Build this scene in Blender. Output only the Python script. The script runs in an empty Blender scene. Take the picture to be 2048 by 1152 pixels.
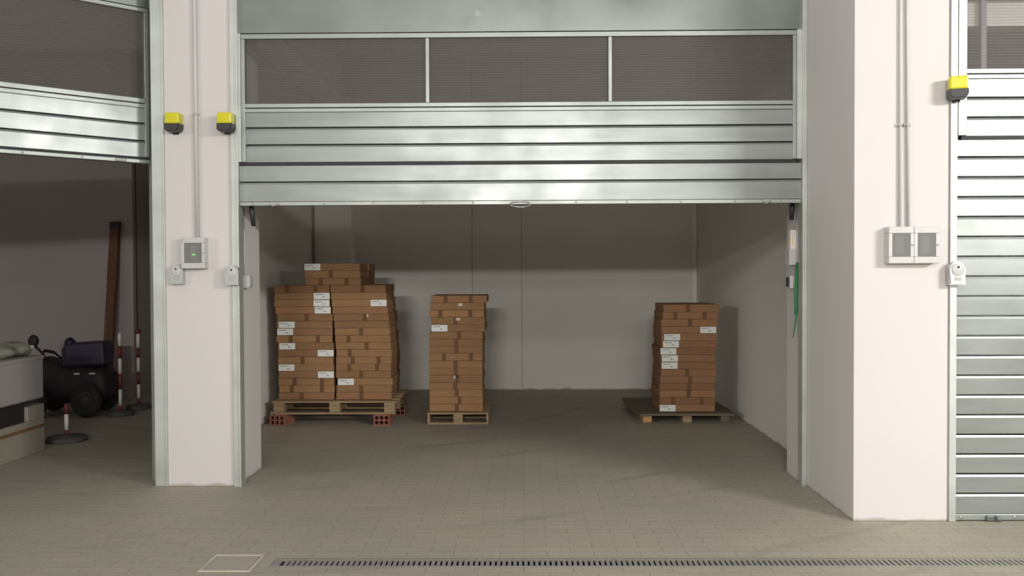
import bpy, bmesh, math, random
from mathutils import Vector, Matrix
random.seed(7)
S = bpy.context.scene
COL = S.collection
R = math.radians

# ------------------------------------------------------------------ camera
cam = bpy.data.cameras.new('camera'); camo = bpy.data.objects.new('camera', cam); COL.objects.link(camo)
cam.sensor_width = 36.0
cam.lens = 36.0 * 1776.0 / 2048.0
cam.clip_start = 0.05; cam.clip_end = 100
_p, _y, _r = -R(1.095), -R(.688), R(.258)
_f = Vector((math.sin(_y)*math.cos(_p), math.cos(_y)*math.cos(_p), math.sin(_p)))
_rt = _f.cross(Vector((0, 0, 1))).normalized(); _up = _rt.cross(_f)
_r2 = _rt*math.cos(_r) - _up*math.sin(_r); _u2 = _up*math.cos(_r) + _rt*math.sin(_r)
camo.matrix_world = Matrix(((_r2.x, _u2.x, -_f.x, 0), (_r2.y, _u2.y, -_f.y, 0), (_r2.z, _u2.z, -_f.z, 1.45), (0, 0, 0, 1)))
S.camera = camo

# ------------------------------------------------------------------ world, lights, exposure
W = bpy.data.worlds.new('world'); S.world = W; W.use_nodes = True
# soft light of the large hall: brightest towards its far pale walls, dimmer from floor and ceiling
_wt = W.node_tree; _bg = _wt.nodes['Background']
_tc = _wt.nodes.new('ShaderNodeTexCoord'); _sx = _wt.nodes.new('ShaderNodeSeparateXYZ'); _wr = _wt.nodes.new('ShaderNodeValToRGB')
_mr = _wt.nodes.new('ShaderNodeMapRange'); _mr.inputs[1].default_value = -1; _mr.inputs[2].default_value = 1
_wt.links.new(_tc.outputs['Generated'], _sx.inputs[0]); _wt.links.new(_sx.outputs[2], _mr.inputs[0]); _wt.links.new(_mr.outputs[0], _wr.inputs[0]); _wt.links.new(_wr.outputs[0], _bg.inputs[0])
_e = _wr.color_ramp.elements
while len(_e) < 4: _e.new(.5)
for _i, (_p0, _v) in enumerate(((.46, .16), (.53, .38), (.62, .38), (.80, .36))): _e[_i].position = _p0; _e[_i].color = (_v*1.0, _v*.995, _v*.96, 1)
# world light boosted from the left, added to brighten left-facing walls
_ml = _wt.nodes.new('ShaderNodeMapRange'); _ml.inputs[1].default_value = 0; _ml.inputs[2].default_value = -1; _ml.inputs[3].default_value = 1.0; _ml.inputs[4].default_value = 3.0
_wt.links.new(_sx.outputs[0], _ml.inputs[0]); _wt.links.new(_ml.outputs[0], _bg.inputs[1])
S.view_settings.view_transform = 'Standard'; S.view_settings.look = 'None'
S.view_settings.exposure = 0.0; S.view_settings.gamma = 1.0
S.view_settings.use_curve_mapping = False

def area(name, loc, aim, sx, sy, power, col=(1, .985, .95)):
    l = bpy.data.lights.new(name, 'AREA'); l.shape = 'RECTANGLE'; l.size = sx; l.size_y = sy
    l.energy = power; l.color = col
    o = bpy.data.objects.new(name, l); COL.objects.link(o); o.location = loc
    d = Vector(aim) - Vector(loc); o.rotation_euler = d.to_track_quat('-Z', 'Y').to_euler()
    return o
# fluorescent battens behind and beside the photographer, plus an added fill on the left
area('hall_lamp_far', (-.9, -7.5, 3.15), (0, 6, 1.6), 1.6, .22, 370)
area('hall_lamp_right', (5.8, .2, 3.4), (3.6, 4.4, .6), 1.5, .2, 285)
area('hall_lamp_middle', (1.15, .3, 3.4), (1.1, 3.6, 0), 1.5, .2, 40)
area('hall_lamp_aisle', (1.4, -5.5, 3.4), (1.4, 6, 1.6), 1.8, .25, 60)
area('fill_left', (-10, -1.5, 3.2), (1.9, 5.8, 1.2), 1.5, .4, 160)  # added fill that lifts the left-facing niche wall
area('hall_lamp_right_far', (8.2, -6.5, 3.3), (3, 5, 1.4), 1.5, .5, 220)

# ------------------------------------------------------------------ materials
def lin(c):
    c = c/255.0
    return c/12.92 if c <= .04045 else ((c+.055)/1.055)**2.4
def rgb(r, g, b): return (lin(r), lin(g), lin(b), 1)

class NT:
    def __init__(s, name):
        s.m = bpy.data.materials.new(name); s.m.use_nodes = True
        s.t = s.m.node_tree; s.b = s.t.nodes['Principled BSDF']; s.out = s.t.nodes['Material Output']
    def n(s, typ, **kw):
        x = s.t.nodes.new(typ)
        for k, v in kw.items():
            if k.startswith('i_'):
                k = k[2:]; k = int(k) if k.isdigit() else k.replace('_', ' ')
                x.inputs[k].default_value = v
            else: setattr(x, k, v)
        return x
    def l(s, a, b): s.t.links.new(a, b)
    def ramp(s, fac, stops):
        r = s.n('ShaderNodeValToRGB'); s.l(fac, r.inputs[0]); e = r.color_ramp.elements
        while len(e) < len(stops): e.new(.5)
        for i, (p, c) in enumerate(stops): e[i].position = p; e[i].color = c
        return r.outputs[0]
    def mix(s, fac, a, b, mode='MIX'):
        m = s.n('ShaderNodeMix', data_type='RGBA', blend_type=mode)
        for sock, v in ((m.inputs[0], fac), (m.inputs[6], a), (m.inputs[7], b)):
            if hasattr(v, 'is_output'): s.l(v, sock)
            else: sock.default_value = v
        return m.outputs[2]

def simple(name, col, rough=.6, metal=0.0, var=.12, scale=6, bump=0.0, spec=.5, coat=0):
    k = NT(name)
    tc = k.n('ShaderNodeTexCoord'); no = k.n('ShaderNodeTexNoise', i_Scale=scale, i_Detail=4.0)
    k.l(tc.outputs['Object'], no.inputs['Vector'])
    a = tuple(min(1, c*(1-var)) for c in col[:3])+(1,); b = tuple(min(1, c*(1+var)) for c in col[:3])+(1,)
    k.l(k.ramp(no.outputs[0], [(.3, a), (.7, b)]), k.b.inputs['Base Color'])
    k.b.inputs['Roughness'].default_value = rough; k.b.inputs['Metallic'].default_value = metal
    k.b.inputs['Specular IOR Level'].default_value = spec
    k.b.inputs['Coat Weight'].default_value = coat
    if bump:
        bp = k.n('ShaderNodeBump', i_Strength=bump, i_Distance=.01); k.l(no.outputs[0], bp.inputs['Height']); k.l(bp.outputs[0], k.b.inputs['Normal'])
    return k.m

def galv(name, col=(.60, .63, .605), rough=.36, metal=.92, streak=1.0, smudge=0):
    k = NT(name); tc = k.n('ShaderNodeTexCoord')
    mp = k.n('ShaderNodeMapping'); mp.inputs['Scale'].default_value = (1.2, 1.2, 9*streak)
    k.l(tc.outputs['Object'], mp.inputs[0])
    n1 = k.n('ShaderNodeTexNoise', i_Scale=1.4, i_Detail=5.0, i_Roughness=.6); k.l(mp.outputs[0], n1.inputs['Vector'])
    n2 = k.n('ShaderNodeTexNoise', i_Scale=2.2, i_Detail=3.0); k.l(tc.outputs['Object'], n2.inputs['Vector'])
    c = k.ramp(n1.outputs[0], [(.3, tuple(x*.88 for x in col)+(1,)), (.7, tuple(min(1, x*1.1) for x in col)+(1,))])
    if smudge:      # pale wiped smudges left on the zinc
        n3 = k.n('ShaderNodeTexNoise', i_Scale=3.6, i_Detail=1.5); k.l(tc.outputs['Object'], n3.inputs['Vector'])
        f = k.ramp(n3.outputs[0], [(.66, (0, 0, 0, 1)), (.72, (smudge, smudge, smudge, 1))])
        c = k.mix(f, c, (.62, .62, .58, 1))
    k.l(c, k.b.inputs['Base Color'])
    r = k.n('ShaderNodeMapRange'); k.l(n2.outputs[0], r.inputs[0])
    r.inputs[1].default_value = .3; r.inputs[2].default_value = .7; r.inputs[3].default_value = rough-.06; r.inputs[4].default_value = rough+.09
    k.l(r.outputs[0], k.b.inputs['Roughness'])
    k.b.inputs['Metallic'].default_value = metal
    bp = k.n('ShaderNodeBump', i_Strength=.035, i_Distance=.02); k.l(n2.outputs[0], bp.inputs['Height']); k.l(bp.outputs[0], k.b.inputs['Normal'])
    return k.m

def mat_plaster(name, col=(.64, .60, .585)):
    k = NT(name); tc = k.n('ShaderNodeTexCoord')
    n1 = k.n('ShaderNodeTexNoise', i_Scale=.9, i_Detail=4.0); k.l(tc.outputs['Object'], n1.inputs['Vector'])
    n2 = k.n('ShaderNodeTexNoise', i_Scale=140, i_Detail=3.0); k.l(tc.outputs['Object'], n2.inputs['Vector'])
    c = k.ramp(n1.outputs[0], [(.3, tuple(x*.97 for x in col)+(1,)), (.7, tuple(min(1, x*1.02) for x in col)+(1,))])
    # scuffed and dusty strip along the foot of the wall
    sx = k.n('ShaderNodeSeparateXYZ'); k.l(tc.outputs['Object'], sx.inputs[0])
    n3 = k.n('ShaderNodeTexNoise', i_Scale=7, i_Detail=4.0); k.l(tc.outputs['Object'], n3.inputs['Vector'])
    ad = k.n('ShaderNodeMath', operation='MULTIPLY_ADD'); k.l(n3.outputs[0], ad.inputs[0]); ad.inputs[1].default_value = .05; k.l(sx.outputs[2], ad.inputs[2])
    foot = k.ramp(ad.outputs[0], [(.028, (1, 1, 1, 1)), (.045, (0, 0, 0, 1))])
    c = k.mix(foot, c, (.42, .37, .31, 1))
    k.l(c, k.b.inputs['Base Color']); k.b.inputs['Roughness'].default_value = .85
    k.b.inputs['Specular IOR Level'].default_value = .25
    bp = k.n('ShaderNodeBump', i_Strength=.25, i_Distance=.002); k.l(n2.outputs[0], bp.inputs['Height']); k.l(bp.outputs[0], k.b.inputs['Normal'])
    return k.m

def mat_floor():
    k = NT('paver_floor'); tc = k.n('ShaderNodeTexCoord')
    br = k.n('ShaderNodeTexBrick', i_Scale=1.0); k.l(tc.outputs['Object'], br.inputs['Vector'])
    br.inputs['Brick Width'].default_value = .24; br.inputs['Row Height'].default_value = .08
    br.inputs['Mortar Size'].default_value = .0028; br.inputs['Mortar Smooth'].default_value = .4
    br.inputs['Color1'].default_value = (.385, .35, .285, 1); br.inputs['Color2'].default_value = (.36, .33, .268, 1)
    br.inputs['Mortar'].default_value = (.28, .252, .208, 1)
    n1 = k.n('ShaderNodeTexNoise', i_Scale=.7, i_Detail=5.0); k.l(tc.outputs['Object'], n1.inputs['Vector'])
    n2 = k.n('ShaderNodeTexNoise', i_Scale=60, i_Detail=4.0); k.l(tc.outputs['Object'], n2.inputs['Vector'])
    c = k.mix(1.0, br.outputs[0], k.ramp(n1.outputs[0], [(.3, (.9, .9, .92, 1)), (.7, (1.08, 1.07, 1.04, 1))]), 'MULTIPLY')
    c = k.mix(1.0, c, k.ramp(n2.outputs[0], [(.3, (.9, .9, .9, 1)), (.7, (1.08, 1.08, 1.08, 1))]), 'MULTIPLY')
    # curved tyre scuffs
    mp = k.n('ShaderNodeMapping'); mp.inputs['Location'].default_value = (2.6, -11.2, 0); k.l(tc.outputs['Object'], mp.inputs[0])
    wv = k.n('ShaderNodeTexWave', wave_type='RINGS', rings_direction='Z', i_Scale=.55, i_Distortion=2.5, i_Detail=2.0); wv.inputs['Detail Scale'].default_value = .6
    k.l(mp.outputs[0], wv.inputs['Vector'])
    n3 = k.n('ShaderNodeTexNoise', i_Scale=.9, i_Detail=3.0); k.l(tc.outputs['Object'], n3.inputs['Vector'])
    sc = k.ramp(wv.outputs[0], [(.93, (0, 0, 0, 1)), (1.0, (.35, .35, .35, 1))])
    sc = k.mix(1.0, sc, k.ramp(n3.outputs[0], [(.5, (0, 0, 0, 1)), (.62, (1, 1, 1, 1))]), 'MULTIPLY')
    c = k.mix(sc, c, (.15, .14, .125, 1))
    k.l(c, k.b.inputs['Base Color'])
    k.b.inputs['Roughness'].default_value = .62; k.b.inputs['Specular IOR Level'].default_value = .35
    bp = k.n('ShaderNodeBump', i_Strength=.35, i_Distance=.004); k.l(br.outputs['Fac'], bp.inputs['Height']); bp.invert = True
    k.l(bp.outputs[0], k.b.inputs['Normal'])
    return k.m

def mat_cardboard(name, col):
    k = NT(name); tc = k.n('ShaderNodeTexCoord'); oi = k.n('ShaderNodeObjectInfo')
    mp = k.n('ShaderNodeMapping'); mp.inputs['Scale'].default_value = (3, 3, 14); k.l(tc.outputs['Object'], mp.inputs[0])
    no = k.n('ShaderNodeTexNoise', i_Scale=2.5, i_Detail=4.0); k.l(mp.outputs[0], no.inputs['Vector'])
    c = k.ramp(no.outputs[0], [(.3, tuple(x*.9 for x in col)+(1,)), (.7, tuple(x*1.08 for x in col)+(1,))])
    c = k.mix(1.0, c, k.ramp(oi.outputs['Random'], [(0, (.86, .84, .82, 1)), (.5, (1, 1, 1, 1)), (1, (1.12, 1.08, 1.0, 1))]), 'MULTIPLY')
    k.l(c, k.b.inputs['Base Color']); k.b.inputs['Roughness'].default_value = .8; k.b.inputs['Specular IOR Level'].default_value = .2
    return k.m

def mat_wood(name, col, scale=(1, 14, 14)):
    k = NT(name); tc = k.n('ShaderNodeTexCoord')
    mp = k.n('ShaderNodeMapping'); mp.inputs['Scale'].default_value = scale; k.l(tc.outputs['Object'], mp.inputs[0])
    no = k.n('ShaderNodeTexNoise', i_Scale=3.0, i_Detail=6.0, i_Distortion=.6); k.l(mp.outputs[0], no.inputs['Vector'])
    k.l(k.ramp(no.outputs[0], [(.3, tuple(x*.65 for x in col)+(1,)), (.7, tuple(x*1.15 for x in col)+(1,))]), k.b.inputs['Base Color'])
    k.b.inputs['Roughness'].default_value = .75; k.b.inputs['Specular IOR Level'].default_value = .25
    return k.m

def mat_mesh():
    # micro-perforated steel sheet: see-through holes in fine horizontal rows
    k = NT('perforated_sheet'); tc = k.n('ShaderNodeTexCoord'); sx = k.n('ShaderNodeSeparateXYZ'); k.l(tc.outputs['Object'], sx.inputs[0])
    m = k.n('ShaderNodeMath', operation='MULTIPLY'); k.l(sx.outputs[2], m.inputs[0]); m.inputs[1].default_value = 1/.0165
    fr = k.n('ShaderNodeMath', operation='FRACT'); k.l(m.outputs[0], fr.inputs[0])
    pp = k.n('ShaderNodeMath', operation='PINGPONG'); k.l(fr.outputs[0], pp.inputs[0]); pp.inputs[1].default_value = .5
    fac = k.ramp(pp.outputs[0], [(.10, (.64, .64, .64, 1)), (.30, (.76, .76, .76, 1))])
    tr = k.n('ShaderNodeBsdfTransparent'); ms = k.n('ShaderNodeMixShader')
    k.l(fac, ms.inputs[0]); k.l(k.b.outputs[0], ms.inputs[1]); k.l(tr.outputs[0], ms.inputs[2]); k.l(ms.outputs[0], k.out.inputs[0])
    k.b.inputs['Base Color'].default_value = (.17, .15, .145, 1); k.b.inputs['Metallic'].default_value = .1; k.b.inputs['Roughness'].default_value = .6
    return k.m

def mat_emit(name, col, st):
    k = NT(name); k.b.inputs['Base Color'].default_value = col; k.b.inputs['Emission Color'].default_value = col; k.b.inputs['Emission Strength'].default_value = st
    return k.m

def mat_clear(name):
    k = NT(name)
    tr = k.n('ShaderNodeBsdfTransparent'); tr.inputs[0].default_value = (.72, .72, .70, 1)
    ms = k.n('ShaderNodeMixShader'); ms.inputs[0].default_value = .30
    k.b.inputs['Base Color'].default_value = (.5, .5, .49, 1); k.b.inputs['Roughness'].default_value = .12
    k.l(tr.outputs[0], ms.inputs[1]); k.l(k.b.outputs[0], ms.inputs[2]); k.l(ms.outputs[0], k.out.inputs[0])
    return k.m

M = dict(
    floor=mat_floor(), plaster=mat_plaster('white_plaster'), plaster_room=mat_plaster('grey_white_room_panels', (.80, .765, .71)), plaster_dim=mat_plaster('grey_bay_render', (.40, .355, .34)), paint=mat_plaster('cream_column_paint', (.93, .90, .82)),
    galv=galv('galvanised_sheet', (.305, .322, .305), .35, .55), galv_frame=galv('galvanised_frame', (.36, .385, .36), .44, .8, .3), galv_rail=galv('galvanised_rail', (.56, .585, .55), .5, .65, .3), galv_plate=galv('galvanised_header', (.26, .285, .26), .36, .9, .15, .6),
    mesh=mat_mesh(), dark_gap=simple('dark_rubber_seal', (.03, .03, .03, 1), .7),
    card=mat_cardboard('brown_cardboard', (.315, .182, .092)), card_red=mat_cardboard('reddish_cardboard', (.305, .165, .088)),
    tape=simple('brown_tape', (.16, .082, .038, 1), .65, 0, .1, 10, 0, .2), label=simple('white_label_paper', (.78, .80, .76, 1), .6, 0, .02),
    ink=simple('grey_ink', (.22, .22, .22, 1), .7), glint=simple('tape_glint', (.62, .52, .42, 1), .2),
    wood=mat_wood('pale_pallet_wood', (.36, .25, .145)), wood_dark=mat_wood('weathered_deck_wood', (.17, .145, .10)), plank=mat_wood('brown_plank_wood', (.15, .078, .038), (14, 14, 1)),
    wood_end=mat_wood('fresh_cut_wood', (.62, .36, .16)),
    brick=simple('red_hollow_brick', (.30, .115, .075, 1), .85, 0, .15, 20), hole=simple('brick_hole_dark', (.05, .025, .02, 1), .9),
    yellow=simple('yellow_lens', (.62, .56, .01, 1), .22, 0, .04, 8, 0, .6), black=simple('black_plastic', (.028, .026, .028, 1), .42, 0, .1),
    grey=simple('grey_plastic', (.52, .51, .50, 1), .45, 0, .03), lgrey=simple('light_grey_plastic', (.54, .52, .51, 1), .42, 0, .03), dull=simple('dull_dark_steel', (.16, .17, .165, 1), .5, .6), joint=simple('wall_joint', (.56, .53, .49, 1), .8, 0, .05), mgrey=simple('mid_grey_plastic', (.40, .40, .39, 1), .5, 0, .04),
    cast=simple('cast_alloy', (.50, .51, .50, 1), .42, .55, .06, 30), chrome=simple('steel', (.7, .7, .68, 1), .22, 1, .03),
    conduit=simple('grey_conduit', (.56, .55, .55, 1), .5, 0, .03), clear=mat_clear('clear_cover'), inside=simple('dark_box_inside', (.17, .16, .15, 1), .6),
    led=mat_emit('green_led', (.10, 1, .12, 1), 3.0), green=simple('green_cord', (.03, .22, .07, 1), .6), amber_print=simple('amber_print', (.72, .50, .08, 1), .6),
    white=simple('white_enamel', (.36, .335, .32, 1), .45, 0, .03), cream=simple('cream_board', (.30, .27, .22, 1), .7, 0, .06), stripe=simple('brown_stripe', (.19, .105, .045, 1), .6),
    cloth=simple('grey_green_sacking', (.22, .21, .165, 1), .9, 0, .2, 12, .4), navy=simple('navy_vinyl', (.022, .016, .045, 1), .5), dark=simple('dark_plastic_body', (.02, .015, .018, 1), .6, 0, .2),
    tyre=simple('tyre_rubber', (.028, .026, .027, 1), .85), rim=simple('dull_rim', (.06, .06, .065, 1), .5, .5), rubber=simple('grey_rubber', (.075, .07, .068, 1), .85, 0, .2, 20),
    red=simple('red_paint', (.15, .028, .022, 1), .5), bone=simple('white_paint', (.72, .68, .62, 1), .5), cover=simple('concrete_cover', (.37, .335, .275, 1), .8, 0, .06, 40),
    cover_rim=simple('pale_cover_frame', (.50, .46, .38, 1), .6), pit=simple('drain_pit', (.04, .036, .03, 1), .9), iron=simple('drain_grate_metal', (.33, .315, .28, 1), .5, .3, .1, 30),
)

# ------------------------------------------------------------------ mesh helpers
class MB:
    def __init__(s): s.bm = bmesh.new(); s.mats = []; s.cur = 0
    def use(s, m):
        if m not in s.mats: s.mats.append(m)
        s.cur = s.mats.index(m); return s
    def _tag(s, faces, smooth=False):
        for f in faces: f.material_index = s.cur; f.smooth = smooth
    def box(s, x0, x1, y0, y1, z0, z1, bev=0, mtx=None, seg=2):
        t = bmesh.new(); r = bmesh.ops.create_cube(t, size=1)
        for v in r['verts']: v.co = Vector(((x0+x1)/2+v.co.x*(x1-x0), (y0+y1)/2+v.co.y*(y1-y0), (z0+z1)/2+v.co.z*(z1-z0)))
        if bev: bmesh.ops.bevel(t, geom=list(t.edges), offset=bev, segments=seg, affect='EDGES', profile=.5)
        return s._merge(t, mtx, False)
    def _merge(s, t, mtx=None, smooth=False):
        if mtx is not None: bmesh.ops.transform(t, matrix=mtx, verts=t.verts)
        vm = {v: s.bm.verts.new(v.co) for v in t.verts}
        for f in t.faces:
            try: g = s.bm.faces.new([vm[v] for v in f.verts])
            except ValueError: continue
            g.material_index = s.cur; g.smooth = smooth
        t.free(); return s
    def cyl(s, a, b, r, r2=None, n=20, caps=True, smooth=True):
        a = Vector(a); b = Vector(b); d = b-a; r2 = r if r2 is None else r2
        q = Vector((0, 0, 1)).rotation_difference(d.normalized()).to_matrix()
        ra = [s.bm.verts.new(a+q@Vector((r*math.cos(i*2*math.pi/n), r*math.sin(i*2*math.pi/n), 0))) for i in range(n)]
        rb = [s.bm.verts.new(b+q@Vector((r2*math.cos(i*2*math.pi/n), r2*math.sin(i*2*math.pi/n), 0))) for i in range(n)]
        for i in range(n):
            f = s.bm.faces.new((ra[i], ra[(i+1) % n], rb[(i+1) % n], rb[i])); f.material_index = s.cur; f.smooth = smooth
        if caps:
            for ring in (ra[::-1], rb):
                f = s.bm.faces.new(ring); f.material_index = s.cur
        return s
    def tube(s, pts, r, n=10):
        pts = [Vector(p) for p in pts]; rings = []
        for i, p in enumerate(pts):
            d = (pts[min(i+1, len(pts)-1)]-pts[max(i-1, 0)]).normalized()
            q = Vector((0, 0, 1)).rotation_difference(d).to_matrix()
            rr = r[i] if isinstance(r, (list, tuple)) else r
            rings.append([s.bm.verts.new(p+q@Vector((rr*math.cos(j*2*math.pi/n), rr*math.sin(j*2*math.pi/n), 0))) for j in range(n)])
        for a, b in zip(rings, rings[1:]):
            off = min(range(n), key=lambda o: (a[0].co-b[o].co).length)
            for j in range(n):
                f = s.bm.faces.new((a[j], a[(j+1) % n], b[(j+1+off) % n], b[(j+off) % n])); f.material_index = s.cur; f.smooth = True
        for ring in (rings[0][::-1], rings[-1]):
            f = s.bm.faces.new(ring); f.material_index = s.cur
        return s
    def lathe(s, c, prof, n=28, axis='Z'):
        c = Vector(c); rings = []
        def P(r, h, a):
            x, y = r*math.cos(a), r*math.sin(a)
            return c+(Vector((x, y, h)) if axis == 'Z' else Vector((x, h, y)) if axis == 'Y' else Vector((h, x, y)))
        for r, h in prof: rings.append([s.bm.verts.new(P(max(r, 1e-4), h, i*2*math.pi/n)) for i in range(n)])
        for a, b in zip(rings, rings[1:]):
            for i in range(n):
                f = s.bm.faces.new((a[i], a[(i+1) % n], b[(i+1) % n], b[i])); f.material_index = s.cur; f.smooth = True
        for ring in (rings[0][::-1], rings[-1]):
            f = s.bm.faces.new(ring); f.material_index = s.cur
        return s
    def extr_x(s, prof, x0, x1):
        """profile [(y,z)...] open sheet, extruded along x"""
        a = [s.bm.verts.new((x0, y, z)) for y, z in prof]; b = [s.bm.verts.new((x1, y, z)) for y, z in prof]
        for i in range(len(prof)-1):
            f = s.bm.faces.new((a[i], b[i], b[i+1], a[i+1])); f.material_index = s.cur
        return s
    def poly_y(s, pts, y0, y1, bev=0):
        """closed outline [(x,z)...] given thickness along y"""
        t = bmesh.new(); a = [t.verts.new((x, y0, z)) for x, z in pts]; b = [t.verts.new((x, y1, z)) for x, z in pts]
        t.faces.new(a); t.faces.new(b[::-1]); n = len(pts)
        for i in range(n): t.faces.new((a[i], a[(i+1) % n], b[(i+1) % n], b[i]))
        if bev:
            es = [e for e in t.edges if abs(e.verts[0].co.y-y0) < 1e-6 and abs(e.verts[1].co.y-y0) < 1e-6]
            bmesh.ops.bevel(t, geom=es, offset=bev, segments=2, affect='EDGES')
        return s._merge(t)
    def build(s, name, m=None, parent=None, loc=None, rot=None):
        if m is not None and not s.mats: s.mats = [m]
        elif m is not None and m not in s.mats: s.mats.insert(0, m)
        bmesh.ops.recalc_face_normals(s.bm, faces=s.bm.faces)
        me = bpy.data.meshes.new(name); s.bm.to_mesh(me); s.bm.free()
        for x in s.mats: me.materials.append(x)
        o = bpy.data.objects.new(name, me); COL.objects.link(o)
        if parent: o.parent = parent
        if loc: o.location = loc
        if rot: o.rotation_euler = rot
        return o
def mb(m=None):
    k = MB()
    if m is not None: k.use(m)
    return k
def thing(name, label, cat, loc=(0, 0, 0), rz=0, group=None):
    o = bpy.data.objects.new(name, None); COL.objects.link(o); o.location = loc; o.rotation_euler = (0, 0, rz)
    o.empty_display_size = .1
    return tag(o, label, cat, group)
def tag(o, label, cat, group=None):
    o['label'] = label; o['category'] = cat
    if group: o['group'] = group
    return o
def struct(o, label=None):
    o['kind'] = 'structure'
    if label: o['label'] = label
    return o

# ------------------------------------------------------------------ key dimensions (metres, read off the photo's geometry)
YD = 5.97            # face plane of the middle unit
YP = 5.113           # face plane of the right pillar / right unit
YB = 10.826          # back wall of the middle unit
XL, XR = -2.48, 2.12  # side walls of the middle unit
FB = Vector((-2.565, 6.124, 0)); FU = Vector((.7484, .6633, 0))   # left unit's face line
CEIL = 4.0

# ------------------------------------------------------------------ floor with the drain trench
GX0, GX1, GY0, GY1 = -1.255, 4.2, 4.335, 4.455
f = mb(M['floor'])
for x0, x1, y0, y1 in ((-9, 9, -9, GY0), (-9, 9, GY1, 12), (-9, GX0, GY0, GY1), (GX1, 9, GY0, GY1)):
    v = [f.bm.verts.new(p) for p in ((x0, y0, 0), (x1, y0, 0), (x1, y1, 0), (x0, y1, 0))]; f.bm.faces.new(v)
struct(f.build('floor'), 'grey-brown paver floor of the garage hall')

d = thing('drain_channel', 'long slotted floor drain running across the pavers to the right edge', 'drain', ((GX0+GX1)/2, GY0, 0))
ox = (GX0+GX1)/2
pt = mb(M['pit']); L = GX1-GX0; x0 = -L/2
for q in (((x0, 0, -.1), (x0+L, 0, -.1), (x0+L, .12, -.1), (x0, .12, -.1)), ((x0, 0, -.1), (x0+L, 0, -.1), (x0+L, 0, 0), (x0, 0, 0)), ((x0, .12, -.1), (x0+L, .12, -.1), (x0+L, .12, 0), (x0, .12, 0)),
          ((x0, 0, -.1), (x0, .12, -.1), (x0, .12, 0), (x0, 0, 0)), ((x0+L, 0, -.1), (x0+L, .12, -.1), (x0+L, .12, 0), (x0+L, 0, 0))):
    pt.bm.faces.new([pt.bm.verts.new(p) for p in q])
pt.build('channel', parent=d)
g = mb(M['iron']); PIT = .0272; n = int((L-.05)/PIT)
g.box(x0, x0+.04, .014, .106, -.012, -.0015); g.box(x0, x0+L, .0005, .014, -.012, -.001); g.box(x0, x0+L, .106, .1195, -.012, -.001)
for i in range(n):
    a = x0+.05+i*PIT
    g.box(a+.0108, a+PIT, .014, .106, -.012, -.0015)
g.build('grate', parent=d)

c = thing('inspection_cover', 'small square inspection cover set in the pavers left of the drain', 'manhole cover', (-1.452, 4.381, 0))
k = mb(M['cover_rim'])
for a in (-.127, .113): k.box(a, a+.014, -.127, .127, 0, .005)
for a in (-.127, .113): k.box(-.113, .113, a, a+.014, 0, .005)
k.build('cover_frame', parent=c)
mb(M['cover']).box(-.107, .107, -.107, .107, 0, .0025).build('cover_lid', parent=c)

# ------------------------------------------------------------------ walls, pillars, ceilings
def sbox(name, m, x0, x1, y0, y1, z0, z1, label=None, bev=0):
    # geometry kept in world coordinates so wall-foot scuffs sit at the floor
    return struct(mb(m).box(x0, x1, y0, y1, z0, z1, bev).build(name), label)
sbox('wall_back', M['plaster_room'], XL-.1, XR+.1, YB, YB+.12, 0, CEIL, 'pale back wall of the open middle garage bay')
sbox('wall_left', M['plaster_room'], XL-.10, XL, 6.52, YB, 0, CEIL, 'left side wall inside the middle bay')
sbox('wall_right', M['plaster_room'], XR, XR+.12, 6.35, YB, 0, CEIL, 'right side wall inside the middle bay')
sbox('ceiling', M['plaster_room'], -9, 8, 6.0, 12, CEIL, CEIL+.1)
# joints between the back wall panels
for i, x in enumerate((-.612, -.01, 2.085)):
    sbox('trim_%d' % (i+1), M['joint' if i < 2 else 'paint'], x-(.006 if i < 2 else .022), x+(.006 if i < 2 else .022), YB-.006, YB, .02, CEIL, 'thin cover strip over a joint of the back wall')
sbox('beam', M['paint'], XL, XL+.34, 6.52, YB, 3.52, CEIL, 'concrete beam along the top of the left wall')
sbox('column', M['paint'], XL+.02, -2.02, 10.48, YB, 0, 3.52, 'white column in the back left corner of the middle bay')
sbox('trim_4', M['mgrey'], XL+.001, XL+.016, 10.43, 10.47, 0, 3.5, 'dark joint strip beside the corner column')
sbox('pillar', M['plaster'], -2.41, -1.937, YD, 6.52, 0, CEIL, 'white pillar between the left and middle doors', .004)
sbox('pillar', M['plaster'], 1.899, 2.44, YP, 6.35, 0, CEIL, 'white pillar between the middle and right doors', .004)
sbox('pillar', M['plaster'], 1.885, 1.90, 6.03, 6.35, 0, CEIL, 'plastered reveal behind the right guide rail')
# left unit
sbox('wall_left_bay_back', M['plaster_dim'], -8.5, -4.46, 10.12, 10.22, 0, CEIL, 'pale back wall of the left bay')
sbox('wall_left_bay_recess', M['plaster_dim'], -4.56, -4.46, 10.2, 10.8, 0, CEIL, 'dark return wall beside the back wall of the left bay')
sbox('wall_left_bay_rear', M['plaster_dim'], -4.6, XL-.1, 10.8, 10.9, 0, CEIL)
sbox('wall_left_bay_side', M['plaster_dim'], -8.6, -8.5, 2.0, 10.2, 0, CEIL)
# right unit interior
sbox('wall_right_bay_back', M['plaster_room'], 2.24, 7.5, 10.8, 10.9, 0, CEIL)
sbox('wall_right_bay_side', M['plaster_room'], 7.4, 7.5, 5.2, 10.8, 0, CEIL)
sbox('wall_left_bay_lintel', M['plaster_room'], -8.6, -7, 1.8, 2.0, 0, CEIL)

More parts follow.
